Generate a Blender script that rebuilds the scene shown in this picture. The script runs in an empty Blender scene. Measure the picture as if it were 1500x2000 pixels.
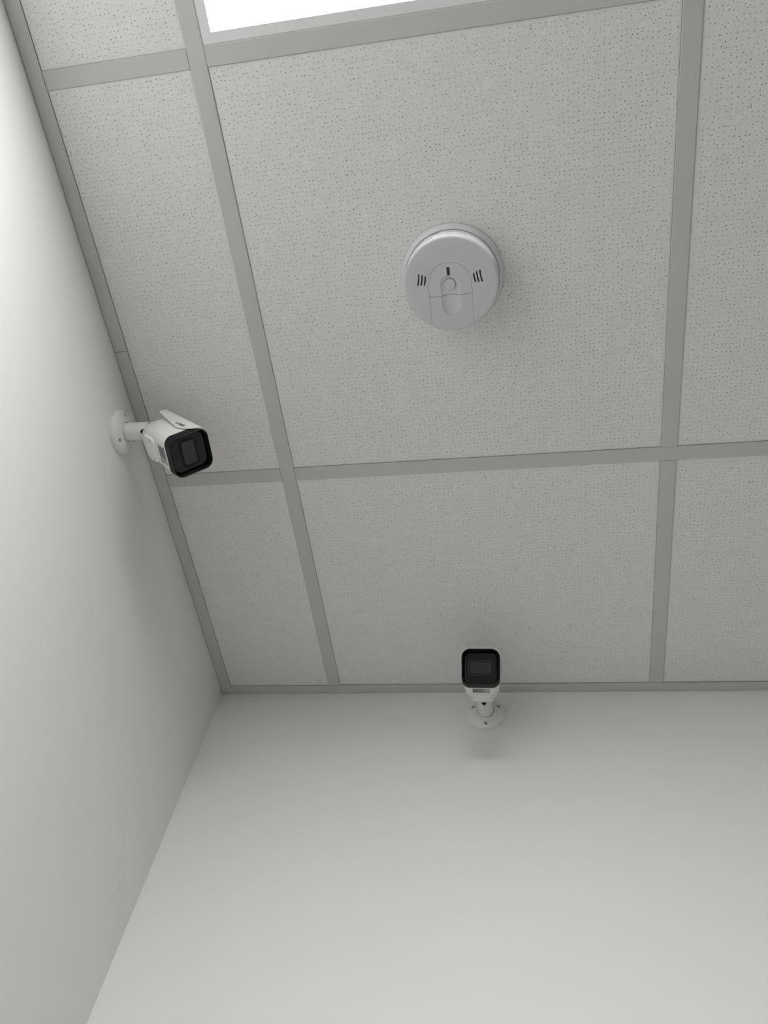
import bpy, bmesh, math, random
import numpy as np
from mathutils import Matrix, Vector

random.seed(7)
rng = np.random.default_rng(11)
SC = bpy.context.scene
COL = SC.collection
H = 2.55                      # ceiling height (bottom of the grid)

# ------------------------------------------------------------------ camera
Rm = np.array([[0.983257, 0.130901, 0.126773],
               [-0.045248, 0.849286, -0.52599],
               [-0.176519, 0.511447, 0.840989]])     # rows: right, down, forward
cd = bpy.data.cameras.new('camera')
cam = bpy.data.objects.new('camera', cd)
COL.objects.link(cam)
cd.sensor_fit = 'HORIZONTAL'
cd.sensor_width = 36.0
cd.lens = 1586.4 / 1500 * 36.0
cd.clip_start = 0.02
M = Matrix(((Rm[0][0], -Rm[1][0], -Rm[2][0], 0.632016),
            (Rm[0][1], -Rm[1][1], -Rm[2][1], -1.116994),
            (Rm[0][2], -Rm[1][2], -Rm[2][2], H - 1.154479),
            (0, 0, 0, 1)))
cam.matrix_world = M
SC.camera = cam

# ------------------------------------------------------------------ world + exposure
w = bpy.data.worlds.new('world')
SC.world = w
w.use_nodes = True
w.node_tree.nodes['Background'].inputs[0].default_value = (0.8, 0.85, 0.9, 1)
w.node_tree.nodes['Background'].inputs[1].default_value = 0.2
SC.view_settings.view_transform = 'Standard'
SC.view_settings.look = 'None'
SC.view_settings.gamma = 1.0
SC.view_settings.use_curve_mapping = False
SC.view_settings.exposure = 0.0
PANEL_STRENGTH = 15.6

# ------------------------------------------------------------------ helpers
def set_in(n, **kw):
    for k, v in kw.items():
        k = k.replace('_', ' ')
        if k in n.inputs:
            n.inputs[k].default_value = v


def material(name, col, rough=0.6, spec=0.4, metal=0.0, var=0.0, var_scale=30.0, bump=0.0, bump_scale=200.0,
             bump_dist=0.001, coat=0.0):
    m = bpy.data.materials.new(name)
    m.use_nodes = True
    nt = m.node_tree
    b = nt.nodes['Principled BSDF']
    b.inputs['Base Color'].default_value = (*col, 1)
    b.inputs['Roughness'].default_value = rough
    b.inputs['Metallic'].default_value = metal
    b.inputs['Specular IOR Level'].default_value = spec
    b.inputs['Coat Weight'].default_value = coat
    tc = nt.nodes.new('ShaderNodeTexCoord')
    if var > 0:
        n = nt.nodes.new('ShaderNodeTexNoise')
        n.inputs['Scale'].default_value = var_scale
        n.inputs['Detail'].default_value = 4
        nt.links.new(tc.outputs['Object'], n.inputs['Vector'])
        r = nt.nodes.new('ShaderNodeValToRGB')
        r.color_ramp.elements[0].position = 0.3
        r.color_ramp.elements[1].position = 0.7
        r.color_ramp.elements[0].color = (*[c * (1 - var) for c in col], 1)
        r.color_ramp.elements[1].color = (*[min(1, c * (1 + var)) for c in col], 1)
        nt.links.new(n.outputs['Fac'], r.inputs['Fac'])
        nt.links.new(r.outputs['Color'], b.inputs['Base Color'])
    if bump > 0:
        n = nt.nodes.new('ShaderNodeTexNoise')
        n.inputs['Scale'].default_value = bump_scale
        n.inputs['Detail'].default_value = 3
        nt.links.new(tc.outputs['Object'], n.inputs['Vector'])
        bp = nt.nodes.new('ShaderNodeBump')
        bp.inputs['Strength'].default_value = bump
        bp.inputs['Distance'].default_value = bump_dist
        nt.links.new(n.outputs['Fac'], bp.inputs['Height'])
        nt.links.new(bp.outputs['Normal'], b.inputs['Normal'])
    return m


MAT = dict(
    wall=material('wall_paint', (0.83, 0.829, 0.810), 0.55, 0.3, var=0.008, var_scale=3, bump=0.12, bump_scale=160, bump_dist=0.0008),
    floor=material('floor_vinyl', (0.56, 0.55, 0.53), 0.4, 0.4, var=0.08, var_scale=6),
    tile=material('mineral_fibre', (0.800, 0.797, 0.790), 0.95, 0.1, var=0.02, var_scale=60, bump=0.5, bump_scale=330, bump_dist=0.0010),
    tee=material('grid_enamel', (0.58, 0.572, 0.566), 0.45, 0.35, var=0.015, var_scale=8),
    deck=material('deck_grey', (0.25, 0.25, 0.25), 0.9, 0.1, var=0.05),
    frame=material('fixture_enamel', (0.80, 0.80, 0.81), 0.4, 0.4, var=0.01, var_scale=9),
    white=material('camera_white_metal', (0.78, 0.79, 0.77), 0.38, 0.45, var=0.01, var_scale=60, bump=0.04, bump_scale=900, bump_dist=0.0003),
    bezel=material('bezel_black_plastic', (0.0062, 0.0074, 0.0078), 0.42, 0.22, var=0.05, var_scale=80),
    glass=material('front_glass_black', (0.0060, 0.0100, 0.0096), 0.07, 0.35, var=0.04, var_scale=50),
    lensrim=material('lens_rim_black', (0.004, 0.006, 0.0065), 0.3, 0.25, var=0.05, var_scale=80),
    lens=material('lens_window_smoke', (0.017, 0.020, 0.0225), 0.14, 0.6, var=0.08, var_scale=40),
    screw=material('screw_zinc', (0.09, 0.095, 0.095), 0.4, 0.5, metal=0.6, var=0.1, var_scale=300),
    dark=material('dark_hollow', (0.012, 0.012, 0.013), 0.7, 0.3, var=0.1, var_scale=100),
    ink=material('label_ink', (0.035, 0.035, 0.04), 0.7, 0.2, var=0.1, var_scale=200),
    greyink=material('label_grey_ink', (0.22, 0.22, 0.23), 0.7, 0.2, var=0.1, var_scale=200),
    sticker=material('sticker_silver', (0.42, 0.43, 0.44), 0.35, 0.4, var=0.03, var_scale=90),
    plastic=material('detector_plastic', (0.62, 0.625, 0.655), 0.5, 0.35, var=0.01, var_scale=40, bump=0.05, bump_scale=1500, bump_dist=0.0002),
    plate=material('detector_base_plastic', (0.68, 0.685, 0.71), 0.5, 0.35, var=0.01, var_scale=40),
    paper=material('label_paper', (0.85, 0.85, 0.86), 0.6, 0.2, var=0.015, var_scale=120),
    smoke=material('status_lens', (0.028, 0.034, 0.034), 0.25, 0.5, var=0.1, var_scale=150),
)
mm = bpy.data.materials.new('panel_diffuser')
mm.use_nodes = True
_b = mm.node_tree.nodes['Principled BSDF']
_b.inputs['Base Color'].default_value = (0.9, 0.9, 0.9, 1)
_b.inputs['Emission Color'].default_value = (1.0, 0.996, 1.0, 1)
_b.inputs['Emission Strength'].default_value = PANEL_STRENGTH
MAT['diffuser'] = mm


def link(name, mesh, mat, parent=None, smooth=None):
    o = bpy.data.objects.new(name, mesh)
    COL.objects.link(o)
    if mat is not None:
        mesh.materials.clear()
        mesh.materials.append(MAT[mat])
    if parent is not None:
        o.parent = parent
    if smooth is not None:
        mesh.shade_smooth()
        mesh.set_sharp_from_angle(angle=math.radians(smooth))
    return o


def weighted(o):
    md = o.modifiers.new('normals', 'WEIGHTED_NORMAL')
    md.keep_sharp = True
    md.weight = 90
    return o


def pd(verts, faces):
    m = bpy.data.meshes.new('m')
    m.from_pydata([tuple(map(float, v)) for v in verts], [], [tuple(int(i) for i in f) for f in faces])
    m.validate()
    bm = bmesh.new()
    bm.from_mesh(m)
    bmesh.ops.recalc_face_normals(bm, faces=bm.faces)
    bm.to_mesh(m)
    bm.free()
    return m


def box_mesh(x0, x1, y0, y1, z0, z1, bev=0.0, seg=2):
    bm = bmesh.new()
    bmesh.ops.create_cube(bm, size=1)
    for v in bm.verts:
        v.co = Vector(((x0 + x1) / 2 + v.co.x * (x1 - x0), (y0 + y1) / 2 + v.co.y * (y1 - y0), (z0 + z1) / 2 + v.co.z * (z1 - z0)))
    if bev > 0:
        bmesh.ops.bevel(bm, geom=bm.edges[:], offset=bev, segments=seg, affect='EDGES', clamp_overlap=True)
    m = bpy.data.meshes.new('m')
    bm.to_mesh(m)
    bm.free()
    return m


def join_meshes(ms):
    bm = bmesh.new()
    for m in ms:
        bm.from_mesh(m)
    o = bpy.data.meshes.new('m')
    bm.to_mesh(o)
    bm.free()
    return o


def xform(mesh, Mx):
    mesh.transform(Mx)
    return mesh


def loft(sections, cap0=True, cap1=True):
    n = len(sections[0])
    V = [p for s in sections for p in s]
    F = []
    for i in range(len(sections) - 1):
        for j in range(n):
            k = (j + 1) % n
            F.append((i * n + j, i * n + k, (i + 1) * n + k, (i + 1) * n + j))
    if cap0:
        F.append(tuple(range(n))[::-1])
    if cap1:
        F.append(tuple((len(sections) - 1) * n + j for j in range(n)))
    return pd(V, F)


def rr(w, h, r, n=8):
    """rounded rectangle loop, counter-clockwise, 4*(n+1) points"""
    pts = []
    r = min(r, w / 2 - 1e-5, h / 2 - 1e-5)
    for k, (cx, cy) in enumerate(((w / 2 - r, h / 2 - r), (-w / 2 + r, h / 2 - r), (-w / 2 + r, -h / 2 + r), (w / 2 - r, -h / 2 + r))):
        for i in range(n + 1):
            a = math.pi / 2 * (k + i / n)
            pts.append((cx + r * math.cos(a), cy + r * math.sin(a)))
    return pts


def lathe(profile, n=96, closed_axis=True):
    """profile of (r, z); ends are closed with a fan"""
    secs = [[(r * math.cos(2 * math.pi * i / n), r * math.sin(2 * math.pi * i / n), z) for i in range(n)] for r, z in profile]
    return loft(secs, closed_axis, closed_axis)


def prism(poly, z0, z1):
    return loft([[(x, y, z0) for x, y in poly], [(x, y, z1) for x, y in poly]])


def boolean(mesh, cutters, op='DIFFERENCE'):
    """mesh op cutter for each cutter mesh; returns a new mesh, leaves no helper objects"""
    o = bpy.data.objects.new('tmp', mesh)
    COL.objects.link(o)
    tmp = []
    for c in cutters:
        k = bpy.data.objects.new('cut', c)
        COL.objects.link(k)
        tmp.append(k)
        md = o.modifiers.new('b', 'BOOLEAN')
        md.operation = op
        md.solver = 'EXACT'
        md.object = k
    dg = bpy.context.evaluated_depsgraph_get()
    dg.update()
    res = bpy.data.meshes.new_from_object(o.evaluated_get(dg))
    for k in tmp + [o]:
        bpy.data.objects.remove(k)
    return res


def text_mesh(s, size, depth=0.0, align='CENTER', sx=1.0, fat=0.0):
    cu = bpy.data.curves.new('t', 'FONT')
    cu.body = s
    cu.size = size
    cu.extrude = depth
    cu.align_x = align
    cu.align_y = 'CENTER'
    cu.resolution_u = 2
    cu.offset = fat
    o = bpy.data.objects.new('t', cu)
    COL.objects.link(o)
    dg = bpy.context.evaluated_depsgraph_get()
    dg.update()
    m = bpy.data.meshes.new_from_object(o.evaluated_get(dg))
    bpy.data.objects.remove(o)
    m.transform(Matrix.Diagonal((sx, 1, 1, 1)))
    return m


def thing(name, loc, label, cat, group=None):
    o = bpy.data.objects.new(name, None)
    o.empty_display_size = 0.02
    COL.objects.link(o)
    o.location = loc
    o['label'] = label
    o['category'] = cat
    if group:
        o['group'] = group
    return o


def struct(name, mesh, mat, label=None):
    o = link(name, mesh, mat)
    o['kind'] = 'structure'
    if label:
        o['label'] = label
    return o


# ------------------------------------------------------------------ room shell
RX, RY, T = 3.60, -4.40, 0.10
PL = H + 0.30                 # plenum above the grid
struct('wall_left', box_mesh(-T, 0, RY - T, T, -0.0, PL), 'wall', 'smooth off-white painted wall carrying a camera by its ceiling edge')
struct('wall_back', box_mesh(0, RX, 0, T, -0.0, PL), 'wall', 'smooth off-white painted wall below the black-faced camera')
struct('wall_right', box_mesh(RX, RX + T, RY - T, T, -0.0, PL), 'wall')
struct('wall_front', box_mesh(0, RX, RY - T, RY, -0.0, PL), 'wall')
struct('floor', box_mesh(-T, RX + T, RY - T, T, -0.1, 0.0), 'floor')

ceiling = struct('ceiling', box_mesh(-T, RX + T, RY - T, T, PL, PL + 0.1), 'deck', 'suspended ceiling of pinholed white tiles in a grey metal grid')

# a tiny scuff low on the left wall
_sc = lathe([(0.0001, 0.0), (0.0011, 0.0), (0.0008, 0.00025), (0.0001, 0.0003)], 10)
_sc.transform(Matrix.Translation((0.0, -0.0654, H - 0.4756)) @ Matrix.Rotation(math.pi / 2, 4, 'Y'))
link('scuff_mark', _sc, 'greyink', bpy.data.objects['wall_left'])

# ------------------------------------------------------------------ ceiling grid
XA, YB, YD, P2 = 0.23711, -0.49627, -1.11012, 0.6096
XC = XA + P2
TW = 0.0238 / 2
FL = 0.0009                   # flange thickness


def tee(axis, c, a, b, z=H):
    """inverted tee: flange, web and top bulb, running along axis from a to b at cross position c"""
    prof = [(-TW + 0.0008, 0), (TW - 0.0008, 0), (TW, 0.0005), (TW, FL), (0.0006, FL + 0.0002), (0.0006, 0.026), (0.003, 0.027), (0.003, 0.036), (-0.003, 0.036),
            (-0.003, 0.027), (-0.0006, 0.026), (-0.0006, FL + 0.0002), (-TW, FL), (-TW, 0.0005)]
    S = []
    for t in (a, b):
        S.append([(c + p, t, z + q) if axis == 'y' else (t, c + p, z + q) for p, q in prof])
    o = link('grid_tee', loft(S), 'tee', ceiling)
    return o


def seg(axis, c, a, b):
    return tee(axis, c, a, b)


WA, WK = 0.0220, 0.0205
tee('y', XA, RY + 0.024, -WK - 0.0006)
G = 0.0004
# cross row nearest the back wall
tee('x', YB, WA + 0.0005, XA - TW - G)
tee('x', YB, XA + TW + G, RX - 0.03)
# row in front of the lighting panel
tee('x', YD, WA + 0.0005, XA - TW - G)
tee('x', YD, XA + TW + G, XC - TW - G)
tee('x', YD, XC + TW + G, RX - 0.03)
# second long row, broken where the cross row runs through
tee('y', XC, YB + TW + G, -WK - 0.0006)
tee('y', XC, RY + 0.024, YB - TW - G)
XS = [XC + P2 * k for k in range(1, 5) if XC + P2 * k < RX - 0.1]
for x in XS:
    tee('y', x, YB + TW + G, -WK - 0.0006)
    tee('y', x, RY + 0.024, YB - TW - G)
YS = [YD - P2 * k for k in range(1, 6) if YD - P2 * k > RY + 0.1]
allx = [XA, XC] + XS
for y in YS:
    e = [WA + 0.0005] + [v for x in allx for v in (x - TW - G, x + TW + G)] + [RX - 0.03]
    for i in range(0, len(e), 2):
        if y == YS[0] and i == 2:
            continue              # the long lighting panel spans this bay
        tee('x', y, e[i], e[i + 1])


# wall angles (L profile): a horizontal leg under the tiles, a vertical leg on the wall
def angle(n, axis, wall, sgn, width, a, b, dz=0.0):
    g = 0.0009
    prof = [(g, 0), (width, 0), (width, FL), (g + FL, FL), (g + FL, 0.022), (g, 0.022)]
    S = []
    for t in (a, b):
        S.append([(wall + sgn * p, t, H + dz + q) if axis == 'y' else (t, wall + sgn * p, H + dz + q) for p, q in prof])
    o = struct('trim_%d' % n, loft(S), 'tee')
    return o


angle(1, 'y', 0.0, 1, WA, -0.7316, -0.0012, -0.0007)['label'] = 'grey metal wall angle along the left wall, the piece reaching the corner'
angle(2, 'y', 0.0, 1, WA, RY + 0.001, -0.7323, -0.0007)['label'] = 'grey metal wall angle along the left wall, the piece behind the camera mount'
angle(3, 'x', 0.0, -1, WK, 0.0015, RX - 0.001)['label'] = 'grey metal wall angle along the back wall'
angle(4, 'y', RX, -1, WA, RY + 0.001, -0.022)
angle(5, 'x', RY, 1, WA, 0.024, RX - 0.024)


# ------------------------------------------------------------------ ceiling tiles with real pinholes
def pin_tile(x0, x1, y0, y1, pins=True, inset=0.003, lift=0.0015, rag=None):
    """opening x0..x1, y0..y1 between flange edges; the tile rests on the flanges behind them"""
    TH = 0.015
    g = 0.0063
    zf = H + lift
    ov = 0.006
    V = []
    F = []
    ax0, ax1, ay0, ay1 = x0 + inset, x1 - inset, y0 + inset, y1 - inset
    nx = max(2, round((ax1 - ax0) / g)) if pins else 2
    ny = max(2, round((ay1 - ay0) / g)) if pins else 2
    gx, gy = (ax1 - ax0) / nx, (ay1 - ay0) / ny
    GX, GY = np.meshgrid(np.arange(nx + 1), np.arange(ny + 1))
    px = ax0 + GX * gx
    py = ay0 + GY * gy
    inn = (GX > 0) & (GX < nx) & (GY > 0) & (GY < ny)
    j = 0.24 if pins else 0.0
    px = px + inn * rng.uniform(-j, j, px.shape) * gx
    py = py + inn * rng.uniform(-j, j, py.shape) * gy
    gv = np.stack([px.ravel(), py.ravel(), np.full(px.size, zf)], 1)
    V.extend(gv.tolist())
    idx = np.arange(px.size).reshape(px.shape)
    for r in range(ny):
        for c in range(nx):
            q = (idx[r, c], idx[r, c + 1], idx[r + 1, c + 1], idx[r + 1, c])
            if not pins or random.random() < 0.07:
                F.append(q)
                continue
            P = gv[list(q)][:, :2]
            lo = np.sort(P[:, 0])[[1, 2]]
            lo2 = np.sort(P[:, 1])[[1, 2]]
            big = random.random()
            rad = 0.00044 + 0.00028 * random.random() + (0.00016 if big > 0.8 else 0)
            dep = (0.0009 + 0.0015 * random.random()) if big < 0.35 else (0.0024 + 0.0022 * random.random())
            mrg = rad + 0.0003
            cx = random.uniform(min(lo[0] + mrg, P[:, 0].mean()), max(lo[1] - mrg, P[:, 0].mean()))
            cy = random.uniform(min(lo2[0] + mrg, P[:, 1].mean()), max(lo2[1] - mrg, P[:, 1].mean()))
            b = len(V)
            ec = random.uniform(0.8, 1.25)
            for k in range(6):
                a = math.radians(-120 + 60 * k)
                V.append((cx + rad * math.cos(a) * ec, cy + rad * math.sin(a) / ec, zf))
            for k in range(6):
                a = math.radians(-120 + 60 * k)
                V.append((cx + rad * 0.8 * math.cos(a) * ec, cy + rad * 0.8 * math.sin(a) / ec, zf + dep))
            h = [b + k for k in range(6)]
            t = [b + 6 + k for k in range(6)]
            # hole vertices: 0,1 bottom edge; 2 right; 3,4 top; 5 left
            F += [(q[0], q[1], h[1], h[0]), (q[1], h[2], h[1]), (q[1], q[2], h[2]), (q[2], h[3], h[2]),
                  (q[2], q[3], h[4], h[3]), (q[3], h[5], h[4]), (q[3], q[0], h[5]), (q[0], h[0], h[5])]
            F += [(h[k], h[(k + 1) % 6], t[(k + 1) % 6], t[k]) for k in range(6)]
            F.append(tuple(t[::-1]))
    # rim: from the pinhole field outwards and up, past the flange edges, then the tile's own edge and top
    ring = [idx[0, c] for c in range(nx)] + [idx[r, nx] for r in range(ny)] + [idx[ny, c] for c in range(nx, 0, -1)] + [idx[r, 0] for r in range(ny, 0, -1)]

    def outer(e, z, wob):
        out = []
        for i in ring:
            x, y, _ = V[i]
            dx = -e if abs(x - ax0) < 1e-7 else (e if abs(x - ax1) < 1e-7 else 0)
            dy = -e if abs(y - ay0) < 1e-7 else (e if abs(y - ay1) < 1e-7 else 0)
            V.append((x + dx, y + dy, z + random.uniform(-wob, wob)))
            out.append(len(V) - 1)
        return out
    r1 = outer(inset - 0.0007, zf + 0.0003, 0.00012)
    r2 = outer(inset + 0.0016, zf + 0.0014, 0.00012)
    r3 = outer(inset + ov, zf + 0.0015, 0)
    r4 = outer(inset + ov, zf + TH, 0)
    prev = ring
    for cur in (r1, r2, r3, r4):
        for i in range(len(ring)):
            k = (i + 1) % len(ring)
            F.append((prev[i], prev[k], cur[k], cur[i]))
        prev = cur
    F.append(tuple(r4))
    me = bpy.data.meshes.new('tile')
    me.from_pydata(V, [], F)
    me.update()
    o = link('ceiling_tile', me, 'tile', ceiling)
    return o


def opening(i0, i1, k0, k1):
    return (i0, i1, k0, k1)


colx = [(WA, XA - TW), (XA + TW, XC - TW)]
xx = [XC] + XS
for i in range(len(xx)):
    colx.append((xx[i] + TW, (xx[i + 1] - TW) if i + 1 < len(xx) else RX - WA))
rowy = [(YB + TW, -WK), (YD + TW, YB - TW)]
yy = [YD] + YS
for i in range(len(yy)):
    rowy.append(((yy[i + 1] + TW) if i + 1 < len(yy) else RY + WA, yy[i] - TW))
LIGHT = (1, 2)
for ci, (x0, x1) in enumerate(colx):
    for ri, (y0, y1) in enumerate(rowy):
        if ci == 1 and ri in (2, 3):
            continue
        if (ci, ri) in ((4, 2), (4, 3)):
            continue
        seen = (ci <= 2 and ri <= 1) or (ci == 0 and ri == 2)
        pin_tile(x0, x1, y0, y1, pins=seen, lift=random.uniform(0.0014, 0.0018) if ci else random.uniform(0.0010, 0.0012),
                 inset=0.0050 if ci == 2 else 0.0030)

# fibre crumbs along the ragged cut edges beside the wall angles
def crumbs(pts):
    ms = []
    for x, y, a in pts:
        bm = bmesh.new()
        bmesh.ops.create_icosphere(bm, subdivisions=1, radius=a)
        for v in bm.verts:
            v.co = Vector((v.co.x * random.uniform(0.6, 1.2), v.co.y * random.uniform(0.8, 2.2), v.co.z * 0.5)) + Vector((x, y, H + 0.0002))
        m = bpy.data.meshes.new('m')
        bm.to_mesh(m)
        bm.free()
        ms.append(m)
    o = link('tile_crumbs', join_meshes(ms), 'tile', ceiling, 40)
    o['kind'] = 'stuff'
    return o


cp = [(WA + random.uniform(0.0002, 0.0012), random.uniform(-0.47, -0.05), random.uniform(0.0005, 0.0010)) for _ in range(70)]
cp += [(random.uniform(0.05, 0.8), -WK - random.uniform(0.0002, 0.001), random.uniform(0.0003, 0.0006)) for _ in range(24)]
cp += [(XA + TW + random.uniform(0, 0.3), YB - TW - random.uniform(0.0002, 0.001), random.uniform(0.0004, 0.0009)) for _ in range(14)]
crumbs(cp)


# ------------------------------------------------------------------ lighting panels (2 x 4 ft, lay-in)
def light_panel(x0, x1, y0, y1, label, mat='diffuser'):
    t = thing('ceiling_light', ((x0 + x1) / 2, (y0 + y1) / 2, H), label, 'light')
    a, b = (x1 - x0) / 2, (y1 - y0) / 2
    fw = 0.0145

    def ring(e, z):
        return [(-a + e, -b + e, z), (a - e, -b + e, z), (a - e, b - e, z), (-a + e, b - e, z)]
    secs = [ring(-0.006, 0.03), ring(-0.006, 0.0018), ring(0.0006, 0.0012), ring(0.0015, 0.0004), ring(fw - 0.001, 0.0006), ring(fw, 0.0014), ring(fw, 0.006), ring(fw - 0.002, 0.030)]
    link('frame', loft(secs, False, False), 'frame', t)
    dm = box_mesh(-a + fw - 0.001, a - fw + 0.001, -b + fw - 0.001, b - fw + 0.001, 0.0008, 0.008)
    link('diffuser', dm, mat, t)
    link('housing', box_mesh(-a - 0.005, a + 0.005, -b - 0.005, b + 0.005, 0.030, 0.05, 0.003), 'frame', t)
    return t


light_panel(XA + TW, XC - TW, YS[1] + TW, YD - TW, 'bright white lighting panel set in the ceiling grid, cut off by the top edge')


# ------------------------------------------------------------------ security cameras
def add_screw_head(r, depth):
    m = lathe([(0.0001, 0), (r, 0), (r, -depth), (0.0001, -depth)], 20)
    return m


def security_camera(label, base, wall_axis, P, R, hole_deg, arm_len, slot_ang, drip=False):
    """base: plate centre on the wall; wall_axis 'x' or '-y' = direction out of the wall;
    P: centre of the front rim; R: columns s (sideways), u (up), f (forward)"""
    t = thing('security_camera', base, label, 'camera', 'bullet cameras on the walls')
    O = Vector(base)
    # frame of the mount: columns a, b on the wall, c out of the wall
    if wall_axis == 'x':
        B = Matrix(((0, 0, 1), (1, 0, 0), (0, 1, 0))).to_4x4()      # a=+y, b=+z, c=+x
    else:
        B = Matrix(((1, 0, 0), (0, 0, -1), (0, 1, 0))).to_4x4()     # a=+x, b=+z, c=-y
    # mounting plate
    plate = lathe([(0.0002, 0), (0.0350, 0), (0.0350, 0.0035), (0.0345, 0.0055), (0.0330, 0.0075), (0.0300, 0.0095), (0.0250, 0.0110), (0.0175, 0.0122),
                   (0.0158, 0.0122), (0.0155, 0.0105), (0.0002, 0.0105)], 72)
    cuts = []
    for d in hole_deg:
        x, y = 0.0268 * math.cos(math.radians(d)), 0.0268 * math.sin(math.radians(d))
        cuts.append(xform(lathe([(0.0001, 0.0040), (0.0033, 0.0040), (0.0036, 0.02), (0.0001, 0.02)], 24), Matrix.Translation((x, y, 0))))
    plate = boolean(plate, cuts)
    po = link('mounting_plate', xform(plate, B), 'white', t, 35)
    for d in hole_deg:
        x, y = 0.0268 * math.cos(math.radians(d)), 0.0268 * math.sin(math.radians(d))
        s = lathe([(0.0001, 0.0036), (0.0030, 0.0036), (0.0030, 0.0052), (0.0024, 0.0060), (0.0010, 0.0058), (0.0001, 0.0050)], 16)
        link('screw', xform(s, B @ Matrix.Translation((x, y, 0))), 'screw', po, 40)
    if drip:
        tab = box_mesh(-0.0018, 0.0018, -0.0368, -0.0340, 0.0002, 0.002, 0.0006)
        link('tab', xform(tab, B), 'white', po)

    # arm: a tube with a slot cut in its free end
    n, mrow = 200, 80
    V, F = [], []
    L0, L1 = 0.0085, arm_len
    for i in range(mrow + 1):
        c = L0 + (L1 - L0) * i / mrow
        for j in range(n):
            a = 2 * math.pi * j / n
            ra = 0.0146 - 0.0014 * i / mrow
            V.append((ra * math.cos(a), ra * math.sin(a), c))
    for i in range(mrow):
        for j in range(n):
            cc = L0 + (L1 - L0) * (i + .5) / mrow
            a = 2 * math.pi * (j + .5) / n
            da = (a - slot_ang + math.pi) % (2 * math.pi) - math.pi
            hit = ((da * 0.0145) / 0.0062) ** 2 + ((cc - L1) / 0.0105) ** 2 < 1
            db = (a - slot_ang - math.radians(62) + math.pi) % (2 * math.pi) - math.pi
            if abs(db * 0.0145) < 0.0009 and cc > L1 - 0.012:
                hit = True
            if hit:
                continue
            F.append((i * n + j, i * n + (j + 1) % n, (i + 1) * n + (j + 1) % n, (i + 1) * n + j))
    am = bpy.data.meshes.new('arm')
    am.from_pydata(V, [], F)
    am.update()
    bm = bmesh.new()
    bm.from_mesh(am)
    bmesh.ops.delete(bm, geom=[v for v in bm.verts if not v.link_faces], context='VERTS')
    bmesh.ops.recalc_face_normals(bm, faces=bm.faces)
    bm.to_mesh(am)
    bm.free()
    ao = link('arm', xform(am, B), 'white', t, 40)
    so = ao.modifiers.new('thickness', 'SOLIDIFY')
    so.thickness = 0.003
    so.offset = -1
    # ball joint inside the tube, and the neck to the body
    bmx = bmesh.new()
    bmesh.ops.create_uvsphere(bmx, u_segments=24, v_segments=14, radius=0.0108)
    bme = bpy.data.meshes.new('m')
    bmx.to_mesh(bme)
    bmx.free()
    link('ball_joint', xform(bme, B @ Matrix.Translation((0, 0, arm_len - 0.004))), 'dark', ao, 60)

    # local body frame
    BM = Matrix(((R[0][0], R[1][0], R[2][0], P[0] - O.x),
                 (R[0][1], R[1][1], R[2][1], P[1] - O.y),
                 (R[0][2], R[1][2], R[2][2], P[2] - O.z), (0, 0, 0, 1)))
    W = 0.064

    def sec(w, h, r, f, du=0.0, n=8):
        return [(x, y + du, f) for x, y in rr(w, h, r, n)]
    # white body
    S = [sec(W - 0.004, W - 0.004, 0.012, -0.0168), sec(W - 0.0002, W - 0.0002, 0.0136, -0.0171), sec(W - 0.0002, W - 0.0002, 0.0138, -0.0182), sec(W - 0.0005, W - 0.0005, 0.0150, -0.022),
         sec(W - 0.001, W - 0.001, 0.0175, -0.045), sec(0.0615, 0.0620, 0.0195, -0.070), sec(0.0575, 0.0590, 0.0210, -0.090),
         sec(0.0530, 0.0550, 0.0220, -0.100, -0.0010), sec(0.0470, 0.0500, 0.0215, -0.108, -0.0020), sec(0.0400, 0.0430, 0.0195, -0.1135, -0.0035), sec(0.0300, 0.0330, 0.0149, -0.1175, -0.006),
         sec(0.0200, 0.0220, 0.0099, -0.1195, -0.008)]
    bo = link('body', xform(loft(S), BM), 'white', t, 50)
    # neck from the body's tail to the ball
    J = B @ Vector((0, 0, arm_len - 0.004))
    tail = BM @ Vector((0, -0.010, -0.112))
    ax = (tail - J)
    if ax.length > 0.004:
        q = Vector((0, 0, 1)).rotation_difference(ax.normalized()).to_matrix().to_4x4()
        nk = lathe([(0.0001, 0), (0.0095, 0), (0.0105, ax.length * 0.5), (0.0135, ax.length), (0.0001, ax.length)], 32)
        link('neck', xform(nk, Matrix.Translation(J) @ q), 'white', bo, 40)
    # card cover below the body, with two screws
    cs = [[(x, -0.0270, y - 0.0715) for x, y in rr(0.0400, 0.0470, 0.014)], [(x, -0.0300, y - 0.0710) for x, y in rr(0.0400, 0.0455, 0.0135)],
          [(x, -0.0325, y - 0.0685) for x, y in rr(0.0396, 0.0390, 0.012)], [(x, -0.0336, y - 0.0668) for x, y in rr(0.0386, 0.0335, 0.011)],
          [(x, -0.0340, y - 0.0655) for x, y in rr(0.0365, 0.0280, 0.009)]]
    cv = loft(cs)
    wells = []
    for sx in (-1, 1):
        wells.append(box_mesh(sx * 0.0160 - 0.0033, sx * 0.0160 + 0.0033, -0.040, -0.0322, -0.0632, -0.0600))
    cv = boolean(cv, wells)
    co = link('card_cover', xform(cv, BM), 'white', bo, 30)
    for sx in (-1, 1):
        s = xform(lathe([(0.0001, 0), (0.0016, 0), (0.0016, 0.0007), (0.0001, 0.0007)], 16), Matrix.Translation((sx * 0.0160, -0.0323, -0.0616)) @ Matrix.Rotation(math.pi / 2, 4, 'X'))
        link('screw', xform(s, BM), 'screw', bo, 40)
    # rating label on the underside in front of the cover
    lb = box_mesh(-0.0150, 0.0142, -0.03235, -0.0310, -0.0405, -0.0215)
    lo = link('rating_label', xform(lb, BM), 'sticker', bo)
    bars = []
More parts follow.
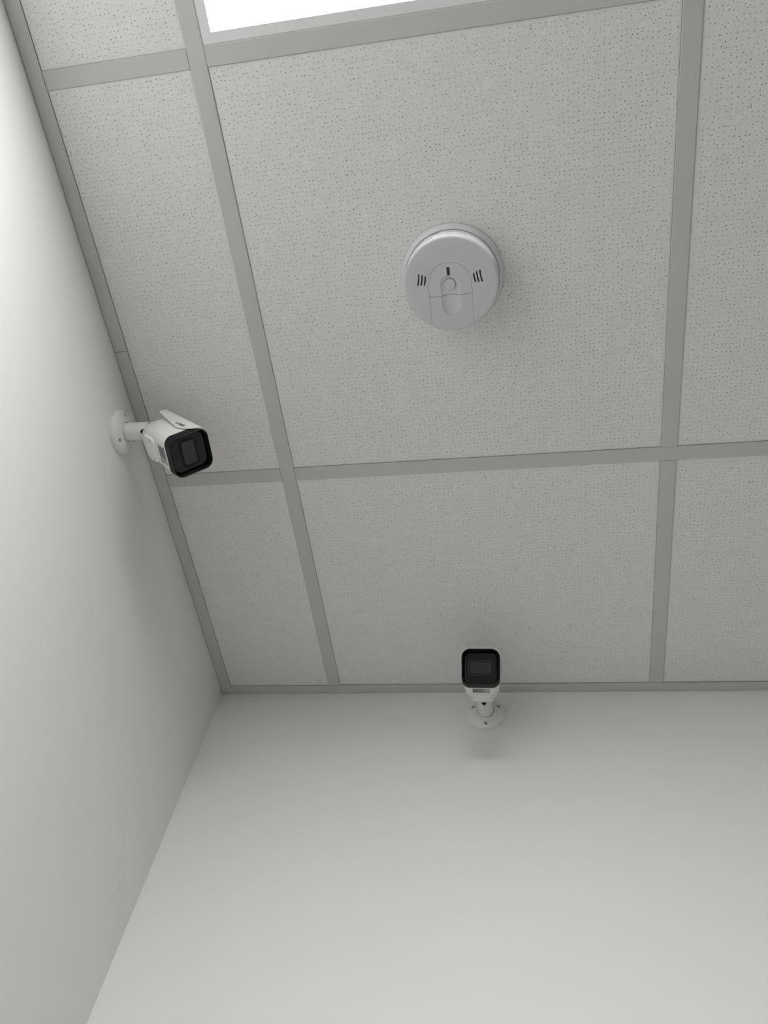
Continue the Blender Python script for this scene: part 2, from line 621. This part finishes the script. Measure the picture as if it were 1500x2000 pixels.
    rows = [(-0.0265, 0.0012, -0.0140, 0.0040), (-0.0290, 0.0016, -0.0140, 0.0060), (-0.0318, 0.0018, -0.0140, 0.0030), (-0.0350, 0.0022, -0.0140, 0.0050),
            (-0.0380, 0.0012, -0.0140, 0.0020), (-0.0408, 0.0016, -0.0140, 0.0068), (-0.0428, 0.0010, -0.0140, 0.0000)]
    for f0, h, a, b in rows:
        x = a
        while x < b:
            wd = random.uniform(0.0008, 0.0026)
            bars.append(box_mesh(x, min(x + wd, b + 0.001), -0.03242, -0.0323, f0 + 0.0035 - h / 2, f0 + 0.0035 + h / 2))
            x += wd + random.uniform(0.0003, 0.0007)
    for cx_, cf in ((0.0105, -0.0385), (0.0128, -0.0415), (0.0095, -0.0422)):
        bars.append(box_mesh(cx_ - 0.001, cx_ + 0.001, -0.03242, -0.0323, cf + 0.0026, cf + 0.0044))
    link('label_print', xform(join_meshes(bars), BM), 'ink', lo)

    # black bezel: side, front rim, inner wall down to the glass
    S = [sec(W - 0.001, W - 0.001, 0.0130, -0.0172), sec(W, W, 0.0135, -0.0168), sec(W, W, 0.0138, -0.0014), sec(W - 0.0006, W - 0.0006, 0.0138, -0.0004), sec(W - 0.0016, W - 0.0016, 0.0134, 0.0),
         sec(W - 0.0032, W - 0.0032, 0.0126, -0.0002), sec(W - 0.0040, W - 0.0040, 0.0122, -0.0010), sec(W - 0.0058, W - 0.0058, 0.0116, -0.0092), sec(W - 0.0058, W - 0.0058, 0.0116, -0.0120)]
    bz = link('bezel', xform(loft(S), BM), 'bezel', t, 35)
    GW = W - 0.0060
    S = [sec(GW, GW, 0.0114, -0.0119), *[sec(GW - 0.006 * (1 - math.cos(q)), GW - 0.006 * (1 - math.cos(q)), 0.0114 - 0.003 * (1 - math.cos(q)), -0.0112 + 0.003 * math.sin(q)) for q in [math.pi / 20 * i for i in range(11)]]]
    gl = weighted(link('front_glass', xform(loft(S), BM), 'glass', bz, 80))
    gl['label'] = 'glossy black front glass'
    lw, lh = 0.0365, 0.0205
    S = [sec(lw + 0.008, lh + 0.008, 0.0065, -0.0084), sec(lw + 0.008, lh + 0.008, 0.0065, -0.0081), sec(lw + 0.0076, lh + 0.0076, 0.0063, -0.0079), sec(lw + 0.0016, lh + 0.0016, 0.003, -0.0079), sec(lw, lh, 0.0026, -0.0085)]
    link('lens_surround', xform(loft(S), BM), 'lensrim', bz, 15)
    S = [sec(lw - 0.0002, lh - 0.0002, 0.0026, -0.0086), sec(lw - 0.0002, lh - 0.0002, 0.0026, -0.0082), sec(lw - 0.0006, lh - 0.0006, 0.0024, -0.0080)]
    ln = weighted(link('lens_window', xform(loft(S), BM), 'lens', bz, 25))
    ln['label'] = 'dark grey rectangular lens window'

    # visor: a thin shell wrapped over the top and partly down both sides
    def shell(off, wv, tv):
        q1, q2, q3 = max(0.0, (abs(wv) - 0.60) / 0.40), max(0.0, (abs(wv) - 0.84) / 0.16), max(0.0, (abs(wv) - 0.90) / 0.10)
        ff = -0.0030 - 0.0230 * q1 ** 1.5 - 0.0130 * (1 - math.sqrt(max(0.0, 1 - q2 * q2)))
        fb = -0.1135 - 0.002 * (1 - abs(wv)) + 0.0050 * (1 - math.sqrt(max(0.0, 1 - q3 * q3)))
        f = fb + (ff - fb) * tv
        k = (f + 0.115) / 0.08
        uend = 0.0125 - 0.0125 * min(1.0, max(0.0, k))
        h = W / 2 + off
        r = 0.0165
        straight_top = h - r
        side = (h - r) - uend
        A = straight_top + r * math.pi / 2 + side
        s = abs(wv) * A
        if s < straight_top:
            x, y = s, h
        elif s < straight_top + r * math.pi / 2:
            a = (s - straight_top) / r
            x, y = straight_top + r * math.sin(a), h - r + r * math.cos(a)
        else:
            x, y = h, h - r - (s - straight_top - r * math.pi / 2)
        rise = 0.0
        return (math.copysign(x, wv), y + rise, f)
    NW, NT = 120, 26
    V, F = [], []
    for off in (0.0024, 0.0010):
        for it in range(NT + 1):
            for iw in range(NW + 1):
                V.append(shell(off, math.sin(math.pi / 2 * (-1 + 2 * iw / NW)), it / NT))
    K = (NT + 1) * (NW + 1)

    def vi(l, it, iw):
        return l * K + it * (NW + 1) + iw
    for it in range(NT):
        for iw in range(NW):
            F.append((vi(0, it, iw), vi(0, it, iw + 1), vi(0, it + 1, iw + 1), vi(0, it + 1, iw)))
            F.append((vi(1, it, iw), vi(1, it + 1, iw), vi(1, it + 1, iw + 1), vi(1, it, iw + 1)))
    for it in range(NT):
        for iw in (0, NW):
            F.append((vi(0, it, iw), vi(0, it + 1, iw), vi(1, it + 1, iw), vi(1, it, iw)))
    for iw in range(NW):
        for it in (0, NT):
            F.append((vi(0, it, iw), vi(1, it, iw), vi(1, it, iw + 1), vi(0, it, iw + 1)))
    vo = link('visor', xform(pd(V, F), BM), 'white', t, 50)
    # lettering on both flanks of the visor
    for sg in (-1, 1):
        tm = text_mesh('LOREX', 0.0070, 0.00012, 'CENTER', 1.05, 0.00022)
        # text x along the flank, y towards the top
        if sg < 0:
            Mt = Matrix(((0, 0, -1, -(W / 2 + 0.0024) - 0.00006), (0.05, 1, 0, 0.0088), (1, -0.05, 0, -0.0365), (0, 0, 0, 1)))
        else:
            Mt = Matrix(((0, 0, 1, W / 2 + 0.0024 + 0.00006), (0.05, 1, 0, 0.0088), (-1, 0.05, 0, -0.0365), (0, 0, 0, 1)))
        link('lettering', xform(tm, BM @ Mt), 'ink', vo)
    return t


R1 = [(-0.0366, 0.9991, -0.0225), (0.6621, 0.0411, 0.7483), (0.7485, 0.0125, -0.6630)]
R2 = [(0.9994, 0.0346, 0.0098), (0.0072, -0.4591, 0.8883), (0.0352, -0.8877, -0.4591)]
security_camera('white bullet camera on the left wall with a lettered white visor over its black face',
                (0.0, -0.6207, H - 0.0585), 'x', (0.1426, -0.6109, H - 0.1308), R1, (152, 32, -88), 0.050, math.radians(-105))
security_camera('white bullet camera on the back wall, black face towards the viewer above its round mount',
                (0.5350, 0.0, H - 0.0622), '-y', (0.5387, -0.1754, H - 0.1202), R2, (152, 32, -88), 0.050, math.radians(-92), True)


# ------------------------------------------------------------------ smoke detector (local z down from the ceiling = -z)
DX, DY = 0.5398, -0.8008
DZ = H + 0.0012
det = thing('smoke_detector', (DX, DY, DZ), 'round white smoke alarm with a test button and black slits on a ceiling tile', 'smoke detector')
zc = -0.0012
bp = lathe([(0.0002, 0.0002), (0.0718, 0.0002), (0.0722, zc - 0.0025), (0.0715, zc - 0.0045), (0.0690, zc - 0.0085), (0.0675, zc - 0.0108), (0.0662, zc - 0.0112), (0.0655, zc - 0.0098), (0.0002, zc - 0.0098)], 128)
base_o = link('mounting_base', bp, 'plate', det, 30)
# collar between base and housing
cl = lathe([(0.0002, zc - 0.0095), (0.0648, zc - 0.0095), (0.0652, zc - 0.0125), (0.0650, zc - 0.0190), (0.0630, zc - 0.0200), (0.0002, zc - 0.0200)], 128)
nb = []
ang = math.radians(-90 - 15)
nb.append(xform(box_mesh(0.060, 0.070, -0.0050, 0.0050, zc - 0.0185, zc - 0.0125), Matrix.Rotation(ang, 4, 'Z')))
cl = boolean(cl, nb)
link('collar', cl, 'plate', det, 30)
lk = xform(box_mesh(0.060, 0.0640, -0.0046, 0.0030, zc - 0.0185, zc - 0.0120, 0.0005), Matrix.Rotation(ang, 4, 'Z'))
link('locking_tab', lk, 'plastic', det)
# housing
ZF = -0.0462
hp = [(0.0002, zc - 0.0195), (0.0640, zc - 0.0195), (0.0648, zc - 0.0205), (0.0648, zc - 0.0425), (0.0645, zc - 0.0436), (0.0639, zc - 0.0443), (0.0630, zc - 0.0447), (0.0615, zc - 0.0449),
      (0.0580, ZF), (0.0002, ZF)]
house = lathe(hp, 160)


def arch_poly(e=0.0):
    """arch panel outline in the local plane: straight flanks, semi-elliptic top towards -y"""
    cx, hw = -0.0014, 0.0296 - e
    pts = []
    for i in range(33):
        a = math.pi * i / 32
        pts.append((cx + hw * math.cos(a), -0.0015 - (0.0290 - e) * math.sin(a) ** 0.92))
    return pts


SPL = 0.0146


def upper(e):
    p = arch_poly(e)
    split = [(-0.0310 + e, SPL - e), (-0.0150, SPL + 0.0004 - e), (-0.0085, SPL - 0.0003 - e), (0.0, SPL - 0.0010 - e), (0.0110, SPL - e + 0.0002), (0.0286 - e, SPL - 0.0006 - e)]
    return p + split


def lower(e):
    return [(-0.0310 + e, SPL + e), (-0.0150, SPL + 0.0004 + e), (-0.0085, SPL - 0.0003 + e), (0.0, SPL - 0.0010 + e), (0.0110, SPL + e + 0.0002), (0.0286 - e, SPL - 0.0006 + e),
            (0.0275 - e, 0.0700), (0.0, 0.0700), (-0.0310 + e, 0.0700)]


def sslit(a, b, bow, wd, z0, z1, nseg=8):
    """curved slit from a to b"""
    (x0, y0), (x1, y1) = a, b
    L = math.hypot(x1 - x0, y1 - y0)
    nx, ny = -(y1 - y0) / L, (x1 - x0) / L
    left, right = [], []
    for i in range(nseg + 1):
        s = i / nseg
        o = bow * 4 * s * (1 - s)
        left.append((x0 + (x1 - x0) * s + nx * (o + wd / 2), y0 + (y1 - y0) * s + ny * (o + wd / 2)))
        right.append((x0 + (x1 - x0) * s + nx * (o - wd / 2), y0 + (y1 - y0) * s + ny * (o - wd / 2)))
    return prism(left + right[::-1], z0, z1)


slits = [((-0.0423, -0.0185), (-0.0453, -0.0030), 1), ((-0.0380, -0.0167), (-0.0409, -0.0026), 1), ((-0.0338, -0.0147), (-0.0365, -0.0021), 1),
         ((0.0322, -0.0131), (0.0341, -0.0003), -1), ((0.0363, -0.0151), (0.0385, -0.0001), -1), ((0.0408, -0.0167), (0.0432, -0.0002), -1)]
cuts = []
vent_inserts = []
for (a, b, sg) in slits:
    cuts.append(sslit(a, b, -0.0006 * sg, 0.0020, ZF - 0.004, ZF + 0.0030))
    vent_inserts.append(sslit(a, b, -0.0006 * sg, 0.00195, ZF + 0.0007, ZF + 0.0032))
    # the moulded grooves running out of each slit
    dx, dy = b[0] - a[0], b[1] - a[1]
    for (q0, q1) in ((( -0.60, -0.04)), ((1.04, 1.55))):
        p0 = (a[0] + dx * q0 + (0.0045 * sg if q0 < 0 else 0.0), a[1] + dy * q0)
        p1 = (a[0] + dx * q1, a[1] + dy * q1)
        cuts.append(sslit(p0, p1, 0.0, 0.0012, ZF - 0.004, ZF + 0.00022))
full = house.copy()
pocket = prism(upper(0.0), ZF - 0.004, ZF + 0.006)
pocket2 = prism(lower(0.0), ZF - 0.004, ZF + 0.006)
join_strip = prism([(-0.0300, SPL - 0.002), (0.0275, SPL - 0.002), (0.0275, SPL + 0.002), (-0.0300, SPL + 0.002)], ZF - 0.004, ZF + 0.0058)
house = boolean(house, [pocket, pocket2, join_strip] + cuts)
hs = link('housing', house, 'plastic', det, 30)
E_ = 0.00028


def capsule(y0, y1, r, z, sz):
    """flattened capsule along y used to press the thumb hollow"""
    n, V, F = 32, [], []
    prof = []
    for i in range(13):
        a = -math.pi / 2 + math.pi / 2 * i / 12
        prof.append((r * math.cos(a), y0 + r * math.sin(a)))
    for i in range(13):
        a = math.pi / 2 * i / 12
        prof.append((r * math.cos(a), y1 + r * math.sin(a)))
    secs = [[(max(p, 1e-5) * math.cos(2 * math.pi * k / n), y, z + sz * max(p, 1e-5) * math.sin(2 * math.pi * k / n)) for k in range(n)] for p, y in prof]
    return loft(secs)


hollow = capsule(-0.0010, 0.0290, 0.0135, ZF - 0.0010, 0.30)
xform(hollow, Matrix.Translation((-0.0013, 0, 0)))
led = (-0.0019, -0.0185)
ledcut = box_mesh(led[0] - 0.0021, led[0] + 0.0021, led[1] - 0.0056, led[1] + 0.0056, ZF - 0.004, ZF + 0.0030)
btnhole = xform(lathe([(0.0001, ZF - 0.004), (0.0083, ZF - 0.004), (0.0083, ZF + 0.0046), (0.0001, ZF + 0.0046)], 48), Matrix.Translation((-0.0015, -0.0004, 0)))
up_m = boolean(boolean(full.copy(), [prism(upper(E_), ZF - 0.004, ZF + 0.0058)], 'INTERSECT'), [hollow.copy(), ledcut, btnhole])
upo = link('button_panel', up_m, 'plastic', det, 20)
dn_m = boolean(boolean(full.copy(), [prism(lower(E_), ZF - 0.004, ZF + 0.0058)], 'INTERSECT'), [hollow.copy()])
link('battery_door', dn_m, 'plastic', det, 20)
bt = xform(lathe([(0.0001, ZF + 0.0044), (0.0078, ZF + 0.0044), (0.0078, ZF + 0.0006), (0.0074, ZF + 0.0001), (0.0060, ZF - 0.0001), (0.0001, ZF + 0.0002)], 48), Matrix.Translation((-0.0015, -0.0004, 0)))
link('test_button', bt, 'plastic', upo, 40)
lw_ = link('status_window', box_mesh(led[0] - 0.0019, led[0] + 0.0019, led[1] - 0.0054, led[1] + 0.0054, ZF + 0.0004, ZF + 0.0028, 0.0002), 'smoke', upo)
lw_['label'] = 'narrow black status window'
for v in vent_inserts:
    link('vent_shade_insert', v, 'dark', hs)  # solid dark inserts; their colour stands in for shade inside the hollow alarm
# faint raised lettering on the face
tm = text_mesh('Kidde', 0.0060, 0.00025, 'CENTER', 1.3)
link('raised_lettering', xform(tm, Matrix(((1, 0, 0, 0.0050), (0, -1, 0, -0.0490), (0, 0, -1, ZF), (0, 0, 0, 1)))), 'plastic', hs)

# paper label wrapped round the housing, on the side towards the light
LR = 0.06488
n = 60
V, F = [], []
a0, a1 = math.radians(-90 - 62), math.radians(-90 + 66)
for i in range(n + 1):
    a = a0 + (a1 - a0) * i / n
    for rad in (LR, LR + 0.00015):
        for z in (zc - 0.0424, zc - 0.0225):
            V.append((rad * math.cos(a), rad * math.sin(a), z))
for i in range(n):
    b = i * 4
    c = b + 4
    F += [(b + 2, b + 3, c + 3, c + 2), (b, c, c + 1, b + 1), (b, b + 2, c + 2, c), (b + 1, c + 1, c + 3, b + 3)]
F += [(0, 1, 3, 2), (n * 4, n * 4 + 2, n * 4 + 3, n * 4 + 1)]
lab = link('paper_label', pd(V, F), 'paper', det, 40)


def wrap_text(s, size, ang_deg, z, mat, sx=1.0, parent=lab):
    tm = text_mesh(s, size, 0.0, 'CENTER', sx)
    bm = bmesh.new()
    bm.from_mesh(tm)
    for v in bm.verts:
        a = math.radians(-90 + ang_deg) + v.co.x / LR
        v.co = Vector(((LR + 0.00022) * math.cos(a), (LR + 0.00022) * math.sin(a), z + v.co.y))
    bm.to_mesh(tm)
    bm.free()
    return tm


words = [wrap_text('DO NOT PAINT', 0.0050, 6, zc - 0.0310, 'ink', 1.12)]
link('label_print', join_meshes(words), 'ink', lab)
fine = []
for row in range(3):
    x = -50.0
    while x < -18.5:
        wdeg = random.uniform(1.0, 3.4)
        zz = zc - 0.0270 - 0.0038 * row
        a_, b_ = math.radians(-90 + x), math.radians(-90 + x + wdeg)
        q = [(LR + 0.0002, a_), (LR + 0.0002, b_)]
        Vv = [(r * math.cos(t), r * math.sin(t), z) for (r, t) in q for z in (zz - 0.0009, zz + 0.0009)]
        fine.append(pd(Vv, [(0, 2, 3, 1)]))
        x += wdeg + random.uniform(0.4, 1.0)
link('small_print', join_meshes(fine), 'greyink', lab)
